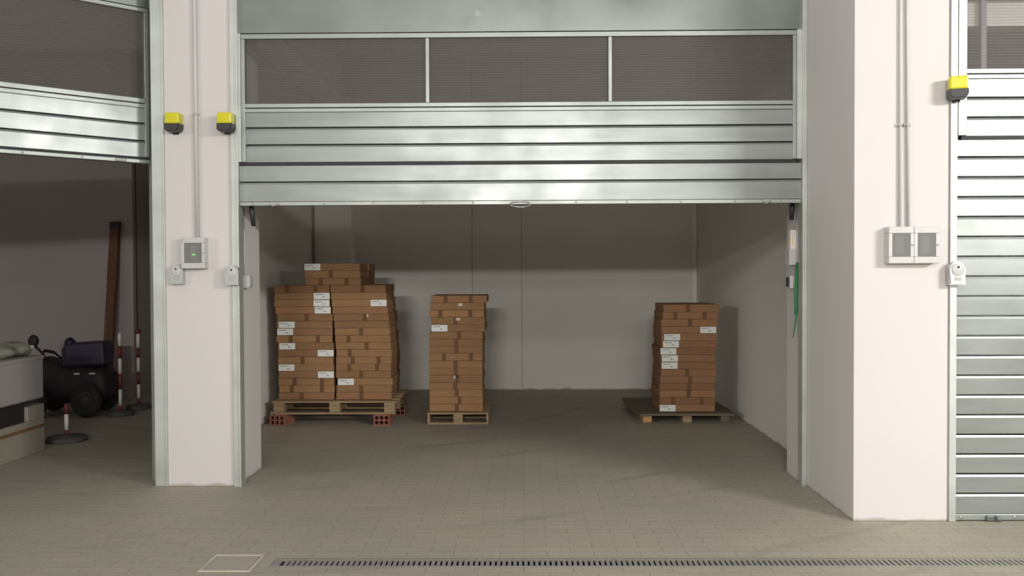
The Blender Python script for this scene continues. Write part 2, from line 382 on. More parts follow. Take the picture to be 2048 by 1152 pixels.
# ------------------------------------------------------------------ garage doors
def slats(lines, z_top, z_bot, x0, x1, y=0.0, dep=.055, m=None):
    """ribbed sheet: flat bands, at each line a groove with a soffit and an up-facing bevel"""
    pr = [(y, z_top)]
    for z in lines:
        pr += [(y, z+.006), (y+dep, z+.007), (y+dep, z-.006), (y+.0045, z-.005), (y, z-.0165)]
    pr.append((y, z_bot))
    k = mb(m or M['galv']); k.extr_x(pr, x0, x1)
    return k
def frame_bar(k, x0, x1, z0, z1, y0=-.012, y1=.03, bev=.003): k.box(x0, x1, y0, y1, z0, z1, bev)

def make_door(name, label, loc, rz, xl, xr, zs, mull, lower, lower_span=None, header=True, hl=None):
    """zs: dict of heights. Local x runs along the opening, local -y faces the camera."""
    D = bpy.data.objects.new(name, None); COL.objects.link(D); D.location = loc; D.rotation_euler = (0, 0, rz)
    struct(D, label)
    fb = .034
    k = mb(M['galv_frame'])
    frame_bar(k, xl, xr, zs['mt'], zs['top'])
    frame_bar(k, xl, xr, zs['m1'], zs['mb'])
    frame_bar(k, xl, xr, zs['s0'], zs['m1']-.004, -.009)
    for a in (xl, xr-fb*.8): frame_bar(k, a, a+fb*.8, zs['ub'], zs['mt'], -.011)
    for a in mull: frame_bar(k, a-.012, a+.012, zs['mb'], zs['mt'], -.008)
    k.build('transom_frame', parent=D)
    ms = [xl+fb*.8]+list(mull)+[xr-fb*.8]
    for i, (a, b) in enumerate(zip(ms, ms[1:])):
        a2 = a+(.012 if i else 0); b2 = b-(.012 if i < len(ms)-2 else 0)
        mb(M['mesh']).box(a2, b2, .008, .010, zs['mb'], zs['mt']).build('perforated_panel', parent=D)
    slats(zs['ul'], zs['s0'], zs['ub'], xl+fb*.8, xr-fb*.8, .004).build('upper_slats', parent=D)
    mb(M['dark_gap']).box(xl, xr, .0, .03, zs['gap'][0], zs['gap'][1]).build('seal', parent=D)
    return D

# middle door, its lower leaf pushed up and back under the ceiling
ZM = dict(top=3.045, mt=3.012, mb=2.580, m1=2.552, s0=2.522, ul=(2.420, 2.305), ub=2.190, gap=(2.165, 2.190))
d2 = make_door('door_2', 'galvanised overhead door of the middle bay, lower leaf raised', (0, YD, 0), 0, -1.885, 1.832, ZM, (-.632, .590), None)
lw0, lw1 = -1.900, 1.862
k = slats((2.054,), 2.163, 1.925, lw0, lw1, -.006)
k.build('lower_slats', parent=d2)
# unseen rest of the leaf, shortened so floor bounce can reach the beam
k = mb(M['galv']); pr = []
for i in range(10): pr += [(.03+i*.13, 2.20), (.14+i*.13, 2.20), (.145+i*.13, 2.212), (.155+i*.13, 2.212)]
k.extr_x(pr, lw0+.03, lw1-.03); k.extr_x([(.03, 2.23), (1.34, 2.23)], lw0+.03, lw1-.03); k.build('folded_leaf', parent=d2)
k = mb(M['galv_frame']); k.box(lw0, lw1, -.014, .03, 1.896, 1.922, .003); k.build('bottom_rail', parent=d2)
for x in (-1.81, -1.70, -1.33, -1.0, -.66, -.33, .36, .70, 1.06, 1.42, 1.72):
    mb(M['chrome']).lathe((x, -.014, 1.911), [(.0075, 0), (.0075, -.003), (.004, -.006), (.0, -.006)], 10, 'Y').build('bolt', parent=d2)
hp = [(.068*math.cos(a)-.012, -.028-.01*math.sin(a), 1.897+.019*math.sin(a)) for a in [i*math.pi/12 for i in range(25)]]
mb(M['chrome']).tube(hp, .0035, 8).build('pull_ring', parent=d2)
for x, dz in ((-1.665, 0), (1.628, .004)):
    k = mb(M['mgrey']); k.box(x-.03, x+.03, -.024, -.012, 1.897+dz, 1.917+dz, .004); k.cyl((x+.028, -.02, 1.907), (x-.012, -.035, 1.893), .005, n=8); k.build('latch', parent=d2)

# right door, shut
ZR = dict(top=3.07, mt=3.035, mb=2.592, m1=2.564, s0=2.535, ul=(2.430, 2.318), ub=2.212, gap=(2.188, 2.212))
d3 = make_door('door_3', 'galvanised overhead door of the right bay, shut', (0, YP+.012, 0), 0, 2.513, 6.25, ZR, (3.76, 5.0), None)
lines = [2.090-.1137*i for i in range(18)]
k = slats(lines, 2.186, .042, 2.481, 6.28, -.006); k.build('lower_slats', parent=d3)
k = mb(M['galv_frame']); k.box(2.481, 6.28, -.016, .02, .006, .040, .003); k.build('bottom_rail', parent=d3)
for x in (2.515, 2.82, 3.15, 3.5, 3.9, 4.4):
    mb(M['chrome']).lathe((x, -.016, .024), [(.009, 0), (.009, -.003), (.005, -.006), (.0, -.006)], 10, 'Y').build('bolt', parent=d3)
k = mb(M['dull']); k.box(2.655, 2.715, -.03, -.014, .004, .034, .005); k.cyl((2.70, -.022, .026), (2.73, -.045, .012), .010, n=10); k.build('latch', parent=d3)

# left door, turned, fully raised
ZL = dict(top=3.262, mt=3.235, mb=2.645, m1=2.612, s0=2.580, ul=(2.475, 2.355), ub=2.245, gap=(2.226, 2.245))
ang = math.atan2(FU.y, FU.x)
d1 = make_door('door_1', 'galvanised overhead door of the left bay, angled and raised', (FB.x, FB.y, 0), ang, -3.95, -.012, ZL, (-2.6, -1.3), None)
k = mb(M['galv_frame']); k.box(-3.95, -.0, -.014, .05, 2.200, 2.226, .003); k.build('bottom_rail', parent=d1)
for x in (-.18, -.45, -.80, -1.2, -1.7):
    mb(M['chrome']).lathe((x, -.014, 2.213), [(.0075, 0), (.0075, -.003), (.004, -.006), (.0, -.006)], 10, 'Y').build('bolt', parent=d1)
k = mb(M['mgrey']); k.box(-.24, -.17, -.026, -.012, 2.203, 2.222, .004); k.build('latch', parent=d1)
k = mb(M['galv']); k.extr_x([(.05, 2.30), (.12, 2.52), (1.9, 2.62)], -3.93, -.03); k.build('folded_leaf', parent=d1)

# header plates and guide rails
def header(name, loc, rz, x0, x1, z0, label):
    o = mb(M['galv_plate']).box(x0, x1, -.004, .03, z0, 4.0, .001).build(name, loc=loc, rot=(0, 0, rz)); return struct(o, label)
header('trim_5', (0, YD, 0), 0, -1.955, 1.899, 3.052, 'galvanised header plate over the middle door')
header('trim_6', (0, YP+.012, 0), 0, 2.50, 6.3, 3.075, 'galvanised header plate over the right door')
header('trim_7', (FB.x, FB.y, 0), ang, -4.0, .02, 3.268, 'galvanised header plate over the left door')
def rail(name, x0, x1, y0, y1, z1, label, lip=0):
    k = mb(M['galv_rail']); k.box(x0, x1, y0, y1, 0, z1, .003)
    if lip: k.box(x0 if lip < 0 else x1-.012, x0+.012 if lip < 0 else x1, y0-.012, y0+.002, 0, z1, .002)
    return struct(k.build(name), label)
rail('trim_8', -1.955, -1.902, YD-.022, YD+.06, 4.0, 'left guide rail of the middle door', 1)
rail('trim_9', 1.864, 1.8985, YD-.022, YD+.06, 4.0, 'right guide rail of the middle door', -1)
for _i, (_a, _b) in enumerate(((-1.904, -1.886), (1.833, 1.866))):
    struct(mb(M['galv_rail']).box(_a, _b, YD-.014, YD+.05, 2.19, 3.05, .002).build('trim_%d' % (16+_i)), 'slim steel filler strip beside the middle transom')
rail('trim_10', 2.4405, 2.480, YP-.015, YP+.08, 4.0, 'guide rail of the right door', 0)
rail('trim_11', -2.50, -2.41, YD+.005, YD+.09, 4.0, 'guide rail of the left door beside the pillar', 1)
struct(mb(M['galv_rail']).box(0, .075, -.02, .05, 0, 4.0, .003).build('trim_12', loc=(FB.x, FB.y, 0), rot=(0, 0, ang)), 'turned guide rail of the left door')
sbox('trim_13', M['galv_rail'], 2.481, 2.512, YP-.02, YP-.006, 2.21, 4.0, 'slim cover strip beside the right transom', .002)
# bright lintel and hanger seen through the right door's perforated transom
sbox('trim_14', M['paint'], 2.5, 7.3, YP+.20, YP+.34, 2.885, CEIL, 'pale lintel behind the right transom')
sbox('trim_15', M['mgrey'], 2.70, 2.73, YP+.16, YP+.19, 2.5, CEIL, 'vertical hanger behind the right transom')

# ------------------------------------------------------------------ wall-mounted devices
def beacon(x, y, z, label, rz=0):
    t = thing('warning_beacon', label, 'warning light', (x, y, z), rz, 'warning lights beside the doors')
    k = mb(M['black']); k.poly_y([(-.05, -.010), (.05, -.010), (.05, -.038), (.036, -.062), (-.030, -.066), (-.05, -.05)], -.085, 0, .008); k.build('housing', parent=t)
    k = mb(M['yellow']); k.box(-.049, .049, -.082, 0, -.012, .062, .01); k.build('lens', parent=t)
    k = mb(M['black']); k.box(-.02, .02, -.012, 0, -.074, -.06, .002); k.build('cable_gland', parent=t)
    return t
beacon(-2.327, YD, 2.452, 'yellow and black warning light at the left edge of the left pillar')
beacon(-1.967, YD-.034, 2.445, 'yellow and black warning light beside the left rail of the middle door')
beacon(2.462, YP-.028, 2.468, 'yellow and black warning light by the right door', -.25)

def keyswitch(x, y, z, label, rz=0):
    t = thing('key_switch', label, 'key switch', (x, y, z), rz, 'key switches beside the doors')
    pts = [(-.045, -.066), (.045, -.066)]+[(.045*math.cos(a), .022+.045*math.sin(a)) for a in [i*math.pi/14 for i in range(15)]]
    mb(M['cast']).poly_y(pts, -.045, 0, .006).build('housing', parent=t)
    mb(M['grey']).lathe((0, -.045, .022), [(.035, .001), (.035, -.003), (.032, -.005), (0, -.005)], 24, 'Y').build('round_cap', parent=t)
    mb(M['black']).lathe((0, -.050, .036), [(.0065, .001), (.0065, -.003), (0, -.003)], 12, 'Y').build('keyhole', parent=t)
    mb(M['mgrey']).box(-.018, .018, -.0475, -.044, -.040, -.022, .001).build('badge', parent=t)
    return t
keyswitch(-2.322, YD, 1.438, 'grey key switch on the left pillar below the electrical box')
keyswitch(-1.938, YD-.034, 1.430, 'grey key switch on the left rail of the middle door')
keyswitch(2.462, YP-.016, 1.425, 'grey key switch on the rail of the right door')

def module_box(x, y, z, label, led=False, w=.142, h=.208, dep=.07, parts=True):
    t = thing('breaker_box', label, 'electrical box', (x, y, z), 0, 'electrical boxes on the pillars')
    k = mb(M['lgrey']); fw = .02; top = .038
    k.box(-w/2, w/2, -dep, 0, h/2-top, h/2, .004); k.box(-w/2, w/2, -dep, 0, -h/2, -h/2+top, .004)
    k.box(-w/2, -w/2+fw, -dep, 0, -h/2+top, h/2-top, .002); k.box(w/2-fw, w/2, -dep, 0, -h/2+top, h/2-top, .002)
    k.box(-w/2+fw, w/2-fw, -.012, 0, -h/2+top, h/2-top)
    k.build('housing', parent=t)
    k = mb(M['inside']); k.box(-w/2+fw, w/2-fw, -.03, -.012, -h/2+top, h/2-top); k.build('recess', parent=t)
    k = mb(M['mgrey']); k.box(-.026, .022, -.052, -.03, -.05, .05, .003); k.build('breaker', parent=t)
    mb(M['clear']).box(-w/2+fw, w/2-fw, -dep+.002, -dep+.008, -h/2+top, h/2-top).build('clear_door', parent=t)
    mb(M['mgrey']).lathe((w/2-fw*.5, -dep, 0), [(.006, .001), (.006, -.004), (0, -.004)], 10, 'Y').build('catch', parent=t)
    if led:
        mb(M['led']).box(-.010, .008, -.055, -.052, -.014, -.006, .001).build('indicator', parent=t)
        mb(M['mgrey']).lathe((-w/2+.012, -dep, h/2-.016), [(.005, .001), (.005, -.003), (0, -.003)], 10, 'Y').build('screw', parent=t)
    return t
module_box(-2.199, YD, 1.580, 'grey electrical box with a green indicator on the left pillar', True, .157)
module_box(2.140, YP, 1.587, 'left of the two joined electrical boxes on the right pillar')
module_box(2.283, YP, 1.587, 'right of the two joined electrical boxes on the right pillar')

def conduit(p0, p1, r, label, y):
    k = mb(M['conduit']); k.tube([p0, ((p0[0]+p1[0])/2, p0[1], (p0[2]+p1[2])/2), p1], r, 12)
    return tag(k.build('conduit'), label, 'conduit', 'conduits up the pillars')
conduit((-2.190, YD-.016, CEIL), (-2.187, YD-.016, 1.682), .012, 'grey conduit rising from the box with the green indicator', YD)
conduit((2.152, YP-.014, CEIL), (2.155, YP-.014, 1.69), .008, 'left of the two conduits above the joined electrical boxes', YP)
conduit((2.180, YP-.014, CEIL), (2.203, YP-.014, 1.69), .008, 'right of the two conduits above the joined electrical boxes', YP)
def clip(x, y, z, r, label):
    k = mb(M['lgrey']); k.box(x-r-.018, x+r+.018, y-.006, y, z-.008, z+.008, .002)
    pts = [(x+(r+.003)*math.cos(a), y-.016-(r+.003)*math.sin(a), z) for a in [i*math.pi/8 for i in range(9)]]
    for a, b in zip(pts, pts[1:]): k.cyl((a[0], a[1], z-.007), (a[0], a[1], z+.007), .003, n=6)
    return tag(k.build('conduit_clip'), label, 'clip', 'conduit clips')
clip(-2.188, YD, 2.513, .012, 'pipe clip on the conduit between the two left warning lights')
clip(2.153, YP, 2.272, .008, 'left pipe clip on the twin conduits of the right pillar')
clip(2.195, YP, 2.272, .008, 'right pipe clip on the twin conduits of the right pillar')

# black door stops hanging at both top corners of the opening
def stop(x, y, z0, z1, lean, label):
    k = mb(M['black']); k.tube([(x, y, z1), (x+lean*.5, y-.002, (z0+z1)/2), (x+lean, y, z0)], [.017, .017, .015], 8)
    k.box(x-.02, x+.02, y-.015, y+.02, z1-.02, z1+.02, .003)
    return tag(k.build('rubber_strap'), label, 'strap', 'black straps at the opening corners')
stop(-1.857, 6.06, 1.765, 1.95, .018, 'short black strap hanging at the top left corner of the middle opening')
stop(1.853, 6.12, 1.79, 1.95, -.008, 'short black strap hanging at the top right corner of the middle opening')

# devices on the right reveal, seen just inside the opening
t = thing('receiver_box', 'white box with amber lettering inside the right edge of the middle opening', 'control box', (1.885, 6.165, 1.655))
mb(M['bone']).box(-.045, 0, -.035, .035, -.07, .07, .004).build('housing', parent=t)
k = mb(M['amber_print'])
for i in range(4): k.box(-.0335+.001*i, -.0265-.001*(i % 2), -.0362, -.0348, -.035+i*.018, -.022+i*.018)
k.build('print', parent=t)
t = thing('wall_junction_box', 'grey square box below the white box inside the right edge of the opening', 'junction box', (1.885, 6.17, 1.537), 0, 'grey boxes inside the opening')
mb(M['grey']).box(-.05, 0, -.05, .05, -.055, .055, .004).build('housing', parent=t); mb(M['lgrey']).box(-.055, -.049, -.05, .05, -.055, .055, .003).build('lid', parent=t)
t = thing('photocell', 'small grey photocell with dark lens on the right reveal of the opening', 'sensor', (1.885, 6.19, 1.365), 0, 'photocells facing across the opening')
mb(M['lgrey']).box(-.04, 0, -.04, .04, -.045, .045, .005).build('housing', parent=t); mb(M['black']).box(-.05, -.038, -.025, .025, -.032, .032, .004).build('lens', parent=t)
t = thing('photocell', 'small grey photocell just inside the left rail of the middle opening', 'sensor', (-1.937, 6.13, 1.385), 0, 'photocells facing across the opening')
mb(M['grey']).box(0, .055, -.04, .04, -.045, .045, .01).build('housing', parent=t); mb(M['mgrey']).box(.054, .060, -.025, .025, -.03, .03, .003).build('lens', parent=t)
k = mb(M['green']); k.tube([(1.874, 6.085, 1.50), (1.872, 6.08, 1.35), (1.874, 6.08, 1.2), (1.862, 6.085, 1.08), (1.848, 6.09, .985)], [.009, .008, .008, .006, .003], 8)
k.tube([(1.868, 6.09, 1.48), (1.860, 6.095, 1.3), (1.862, 6.09, 1.14)], [.005, .005, .004], 8)
tag(k.build('green_cord'), 'green cord hanging beside the right rail of the middle door', 'cord')
k = mb(M['conduit']); k.tube([(-1.929, 6.14, 1.90), (-1.930, 6.14, 1.6), (-1.929, 6.14, 1.43)], .005, 8)
tag(k.build('sensor_cable'), 'thin cable running down to the left photocell of the opening', 'cable')

# ------------------------------------------------------------------ cartons
BW, BD = .538, .50
def carton_mesh(name, w, dd, h, m):
    k = mb(m); k.box(-w/2, w/2, 0, dd, 0, h, .004)
    # flap seam on the lid and folded end flaps
    k.box(-w/2+.006, w/2-.006, dd/2-.002, dd/2+.002, h-.0005, h+.0006)
    me_o = k.build(name); me = me_o.data; bpy.data.objects.remove(me_o); return me
MESH = {}
def get_carton(w, dd, h, key):
    q = (round(w, 3), round(dd, 3), round(h, 4), key)
    if q not in MESH: MESH[q] = carton_mesh('carton', w, dd, h, M[key])
    return MESH[q]
def part_mesh(kind, h):
    q = (kind, round(h, 4))
    if q in MESH: return MESH[q]
    if kind == 'tape':
        k = mb(M['tape']); k.box(-.019, .019, -.0012, 0, .0015, h-.001); k.box(-.019, .019, -.0012, .05, h-.0008, h+.0011)
    elif kind == 'shiny':
        k = mb(M['glint']); k.box(-.02, .02, -.0012, 0, h*.55, h-.004, 0)  # pale patch: the glint of a shiny spot put into the colour
    else:
        k = mb(M['label']); w = .152 if kind == 'label' else .150
        k.box(-w/2, w/2, -.0014, 0, .003, h-.003)
        k.use(M['ink'])
        x = -w/2+.016                                   # an unreadable line of small writing and a mark below it
        for i, dx in enumerate((.010, .007, .011, .006, .009, .012)):
            zz = h*.70+.001*((i*7) % 3); k.box(x, x+dx, -.0019, -.0013, zz-.0035, zz+.0035); x += dx+.0022
        k.box(.008, .020, -.0019, -.0013, h*.30, h*.46); k.box(.024, .030, -.0019, -.0013, h*.32, h*.42)
    o = k.build(kind); me = o.data; bpy.data.objects.remove(o); MESH[q] = me; return me
ORD = 'topmost,second,third,fourth,fifth,sixth,seventh,eighth,ninth,tenth,eleventh,twelfth,thirteenth,fourteenth,fifteenth,lowest'.split(',')
def carton(x, y, z, h, label, group, w=BW, dd=BD, rz=0.0, key='card', tapes=(), labels=(), shiny=()):
    o = bpy.data.objects.new('cardboard_box', get_carton(w, dd, h-.0012, key)); COL.objects.link(o)
    o.location = (x, y, z); o.rotation_euler = (0, 0, rz); tag(o, label, 'box', group)
    for kind, lst in (('tape', tapes), ('label', labels), ('shiny', shiny)):
        for px in lst:
            c = bpy.data.objects.new({'tape': 'tape', 'label': 'paper_label', 'shiny': 'tape_glint'}[kind], part_mesh(kind, h-.0012)); COL.objects.link(c)
            c.parent = o; lim = w/2-(.078 if kind == 'label' else .021); c.location = (max(-lim, min(lim, px)), 0, 0)
            if kind == 'label': c['label'] = 'white paper label'
    return o
def desc(tapes, labels, ordn, stackname):
    # one sentence per carton: look first, then its place in its own stack
    look = 'brown carton'
    if labels: look += ' with a white label'
    elif len(tapes) > 1: look += ' with two tapes'
    elif tapes: look += ' with one tape'
    return '%s, %s of %s' % (look, ordn, stackname)
def ordn(i, n): return 'lowest' if i == n-1 else ORD[i]

# --- wide left stack, front pair of columns
H1 = .0684; Z1 = .2285
def X1(px): return -2.342+(px-113)*.00161
L1 = [90, 92, 92, 97, 107, 105, 105, 103, 112, 112, 110, 112, 113, 113, 115, 113]
T1 = {0: (170, 340), 4: (286,), 7: (190, 352), 10: (260,), 13: (212, 374), 14: (192, 372), 15: (252,)}
B1 = {1: (376,), 2: (376,), 3: (388,), 5: (168,), 6: (156,), 8: (169,), 9: (400,), 11: (163,), 12: (400,)}
for i in range(16):
    xc = X1(L1[i])+BW/2; tp = [X1(p)-xc for p in T1.get(i, ())]; lb = [X1(p)-xc for p in B1.get(i, ())]
    carton(xc, 8.45+.006*math.sin(i*2.3), Z1+(15-i)*H1, H1, desc(tp, lb, ordn(i, 16), 'the wide stack\'s left column'), 'cartons on the wide left pallet', BW-.006, .40, R(.5*math.sin(i*3.1)), 'card' if i % 3 else 'card_red', tp, lb)
R1 = [758, 762, 766, 770, 775, 780, 783, 785, 787, 792, 790, 787, 787, 797, 790, 788]
T2 = {0: (618,), 4: (630,), 6: (609,), 7: (533,), 8: (640,), 9: (540,), 10: (558, 712), 11: (536, 702), 12: (607,), 14: (607,), 15: (607,)}
B2 = {2: (718,), 13: (517,)}
for i in range(16):
    xc = X1(R1[i])-BW/2; xc = max(xc, X1(L1[i])+BW*1.5-.004+.002); tp = [X1(p)-xc for p in T2.get(i, ())]; lb = [X1(p)-xc for p in B2.get(i, ())]
    carton(xc, 8.45+.005*math.sin(i*1.7+1), Z1+(15-i)*H1, H1, desc(tp, lb, ordn(i, 16), 'the wide stack\'s right column'), 'cartons on the wide left pallet', BW-.010, .40, R(.4*math.sin(i*2.1)), 'card' if (i+1) % 4 else 'card_red', tp, lb, (.05,) if i == 4 else ())
# rear column, jutting out to the right of the front one
RR = [815, 812, 820, 822, 830, 832, 828, 838, 838, 842, 846, 846, 842, 846, 842, 840]
for i in range(16):
    xb = (520+RR[i]/3.03-1045)/1776*9.25-BW/2
    carton(xb, 8.872, Z1+(15-i)*H1, H1, 'brown carton, %s of the column behind the wide stack\'s right column' % ordn(i, 16), 'cartons behind the wide left stack', BW-.01, .375, 0, 'card')
TT = [(275, 602, (), (321,)), (277, 605, (432,), ()), (280, 608, (370, 524), ())]
for i, (a, b, tp, lb) in enumerate(TT):
    xc = X1((a+b)/2); z = Z1+16*H1+(2-i)*.0695
    tpp = [X1(p)-xc for p in tp]; lbb = [X1(p)-xc for p in lb]
    carton(xc, 8.45+.004*i, z, .0695, desc(tpp, lbb, ('topmost', 'middle', 'lowest')[i], 'three crowning the wide stack'), 'cartons crowning the wide left stack', BW-.008, .40, R(.4*i-.3), 'card', tpp, lbb)
for i in range(3):
    z = Z1+16*H1+(2-i)*.0695
    o = carton(-1.802-.004*i, 8.875, z, .0695, 'flat brown carton, %s of three behind the crown of the wide stack' % ('topmost', 'middle', 'lowest')[i], 'cartons crowning the wide left stack', BW-.01, .372, 0, 'card_red')
# --- narrow middle stack
H2 = .0692; Z2 = .1125
def X2(px): return -.895+(px-140)*.001327
E2 = [(155, 556), (150, 537), (143, 535), (157, 540), (155, 540), (143, 525), (143, 525), (142, 523), (140, 523), (140, 522), (140, 522), (140, 522), (140, 522), (141, 523), (141, 524), (141, 525)]
T3 = {0: (260, 442), 2: (222, 437), 3: (331,), 5: (357,), 6: (336,), 7: (336,), 8: (246, 442), 9: (331,), 10: (331,), 11: (342,), 12: (327,), 13: (338,), 14: (357,), 15: (338,)}
B3 = {4: (215,)}
for i in range(16):
    a, b = E2[i]; xc = X2((a+b)/2); w = max(.505, X2(b)-X2(a))
    tp = [X2(p)-xc for p in T3.get(i, ())]; lb = [X2(p)-xc for p in B3.get(i, ())]
    carton(xc, 8.45+.005*math.sin(i*1.9), Z2+(15-i)*H2, H2, desc(tp, lb, ordn(i, 16), 'the narrow middle stack'), 'cartons on the narrow middle pallet', w, .5, R(.5*math.sin(i*2.7)), 'card_red' if i == 0 else 'card', tp, lb, {1: (.03,), 3: (.0,), 11: (.0,)}.get(i, ()))
# --- right stack
H3 = .0684; Z3 = .0905
def X3(px): return 1.309+(px-350)*.001206
E3 = [(385, 825), (380, 822), (375, 806), (370, 808), (372, 808), (375, 806), (360, 801), (367, 802), (366, 803), (368, 803), (360, 799), (355, 792), (360, 792), (353, 795), (350, 795)]
T4 = {0: (580,), 1: (480, 712), 2: (597,), 9: (572,), 10: (596,), 11: (588,), 12: (585,), 13: (460, 686)}
B4 = {3: (740,), 4: (453,), 5: (445,), 6: (423,), 7: (436,), 8: (433,), 14: (417,)}
for i in range(15):
    a, b = E3[i]; xc = X3((a+b)/2)
    tp = [X3(p)-xc for p in T4.get(i, ())]; lb = [X3(p)-xc for p in B4.get(i, ())]
    h = H3; z = Z3+(14-i)*H3
    if i == 0: h = .074
    carton(xc, 8.54+.006*math.sin(i*1.3), z, h, desc(tp, lb, ordn(i, 15), 'the right stack'), 'cartons on the right deck pallet', .532, .53, R(.7*math.sin(i*2.2)), 'card_red', tp, lb)

# ------------------------------------------------------------------ pallets and bricks
t = thing('pallet', 'pale wooden pallet raised on hollow bricks under the wide carton stack', 'pallet', (-1.786, 8.36, 0), 0)
zt = .2265
for j, (y0, y1) in enumerate(((.0, .10), (.17, .27), (.34, .44), (.51, .61), (.68, .78))):
    k = mb(M['wood'])
    # deck boards sag a little at the middle and lift at the corners
    n = 14; pr = []
    for q in range(n):
        xa = -.595+1.19*q/n; xb = -.595+1.19*(q+1)/n
        def zz(x): return -.010*(1-min(1, abs(x)/.55)**2)*0 + (.006*max(0, abs(x)-.5)/.095)
        k.box(xa, xb, y0, y1, zt-.016, zt)
    k.build('deck_board', parent=t)
for x in (-.53, .0, .52):
    for y in (.0, .34, .68):
        mb(M['wood']).box(x-.05, x+.05, y+.002, y+.098, .118, .2105, .002).build('block', parent=t)
for y in (.0, .34, .68):
    mb(M['wood']).box(-.575, .575, y, y+.10, .100, .118, .001).build('bottom_board', parent=t)
for x in (-.53, 0, .52):
    mb(M['wood']).box(x-.045, x+.045, .0985, .682, .1985, .2104, .001).build('stringer', parent=t)
def hollow_brick(x, y, rz, label):
    t = thing('hollow_brick', label, 'brick', (x, y, 0), rz, 'hollow bricks under the wide pallet')
    w, dp, h = .150, .22, .0995
    k = mb(M['brick']); nx, nz = 3, 2; wt = .011; cw = (w-wt*(nx+1))/nx; ch = (h-wt*(nz+1))/nz
    for i in range(nx+1): a = -w/2+i*(cw+wt); k.box(a, a+wt, 0, dp, 0, h)
    for j in range(nz+1):
        b = j*(ch+wt)
        for i in range(nx): a = -w/2+wt+i*(cw+wt); k.box(a, a+cw, .001, dp-.001, b, b+wt)
    k.build('clay_shell', parent=t)
    mb(M['hole']).box(-w/2+.003, w/2-.003, dp*.45, dp*.5, .003, h-.003).build('hole_backing', parent=t)  # dark sheet standing in for the shade deep in the holes
    return t
hollow_brick(-2.325, 8.325, R(-12), 'red hollow brick under the front left corner of the wide pallet')
hollow_brick(-1.335, 8.32, 0, 'red hollow brick under the front right corner of the wide pallet')
hollow_brick(-1.262, 8.90, R(5), 'red hollow brick under the rear right corner of the wide pallet')

t = thing('pallet', 'small pale wooden pallet under the narrow middle carton stack', 'pallet', (-.618, 8.375, 0), 0)
k = None
for y0 in (0, .13, .26, .39, .52, .68): mb(M['wood']).box(-.29, .29, y0, y0+.10, .094, .111, .001).build('deck_board', parent=t)
for x0, x1 in ((-.29, -.268), (-.043, .043), (.268, .29)):
    mb(M['wood']).box(x0, x1, .002, .778, .018, .094, .001).build('stringer', parent=t)
for y0 in (0, .34, .68): mb(M['wood']).box(-.29, .29, y0, y0+.10, 0, .018, .001).build('bottom_board', parent=t)

t = thing('pallet', 'dark wooden deck on three bearers under the right carton stack', 'pallet', (1.55, 8.43, 0), R(.0))
k = mb(M['wood_dark'])
pts = [(-.435, 0), (.455, 0), (.47, .35), (.40, 1.08), (-.49, 1.08), (-.495, .40)]
for z0, z1 in ((.066, .088),):
    t2 = bmesh.new(); a = [t2.verts.new((x, y, z0)) for x, y in pts]; b = [t2.verts.new((x, y, z1)) for x, y in pts]
    t2.faces.new(a[::-1]); t2.faces.new(b); n = len(pts)
    for i in range(n): t2.faces.new((a[i], a[(i+1) % n], b[(i+1) % n], b[i]))
    k._merge(t2)
k.build('deck', parent=t)
for x, m in ((-.365, 'wood_end'), (.015, 'wood'), (.375, 'wood_dark')):
    mb(M[m]).box(x-.042, x+.042, .03, 1.03, 0, .066, .002).build('bearer', parent=t)

# ------------------------------------------------------------------ left bay contents
t = thing('storage_crate', 'white enamel crate resting on the cream box in the left bay', 'crate', (-4.22, 6.2, .43), R(-1.5))
k = mb(M['white']); k.box(-.30, .27, 0, 1.02, 0, .345, .02, seg=3); k.build('shell', parent=t)
mb(M['white']).box(-.305, .275, -.004, 1.024, .318, .350, .008).build('lid', parent=t)
t = thing('base_box', 'cream box with brown stripe and dark opening under the white crate', 'box', (-4.22, 6.2, 0), R(-1.5))
k = mb(M['cream']); k.box(-.30, .268, 0, 1.02, 0, .27, .006); k.box(-.30, .268, .79, 1.02, .27, .385, .004); k.box(-.30, -.28, 0, .79, .27, .385)
k.box(-.28, .25, 0, .03, .27, .385); k.build('shell', parent=t)
mb(M['dark']).box(-.278, .24, .03, .788, .27, .429).build('opening', parent=t)  # solid dark block painted as the shade inside the box
mb(M['cream']).box(-.30, .0, .79, 1.02, .385, .4295).build('spacer', parent=t)
k = mb(M['stripe']); k.box(.268, .2705, .002, 1.018, .195, .222); k.build('stripe', parent=t)
# rolled sacking on the crate
k = mb(M['cloth'])
def blob(k, c, r, n=14, m=20, seed=0):
    rnd = random.Random(seed); rings = []
    for i in range(1, n):
        th = math.pi*i/n; ring = []
        for j in range(m):
            ph = 2*math.pi*j/m; w = 1+.09*math.sin(3*ph+2*th+seed)+.06*math.sin(7*ph-3*th)+rnd.uniform(-.02, .02)
            ring.append(k.bm.verts.new((c[0]+r[0]*w*math.sin(th)*math.cos(ph), c[1]+r[1]*w*math.sin(th)*math.sin(ph), max(c[2]-r[2]*.86, c[2]+r[2]*w*math.cos(th)))))
        rings.append(ring)
    for a, b in zip(rings, rings[1:]):
        for j in range(m):
            f = k.bm.faces.new((a[j], a[(j+1) % m], b[(j+1) % m], b[j])); f.smooth = True; f.material_index = k.cur
    for ring in (rings[0], rings[-1][::-1]):
        f = k.bm.faces.new(ring); f.smooth = True; f.material_index = k.cur
blob(k, (-4.11, 7.09, .835), (.155, .10, .062), seed=1)
tag(k.build('sack'), 'crumpled grey sack on top of the white crate', 'sack', 'sacks on the crate')
k = mb(M['cloth']); blob(k, (-4.14, 6.87, .835), (.155, .10, .060), seed=4)
tag(k.build('sack'), 'pale sack at the very left edge on the white crate', 'sack', 'sacks on the crate')

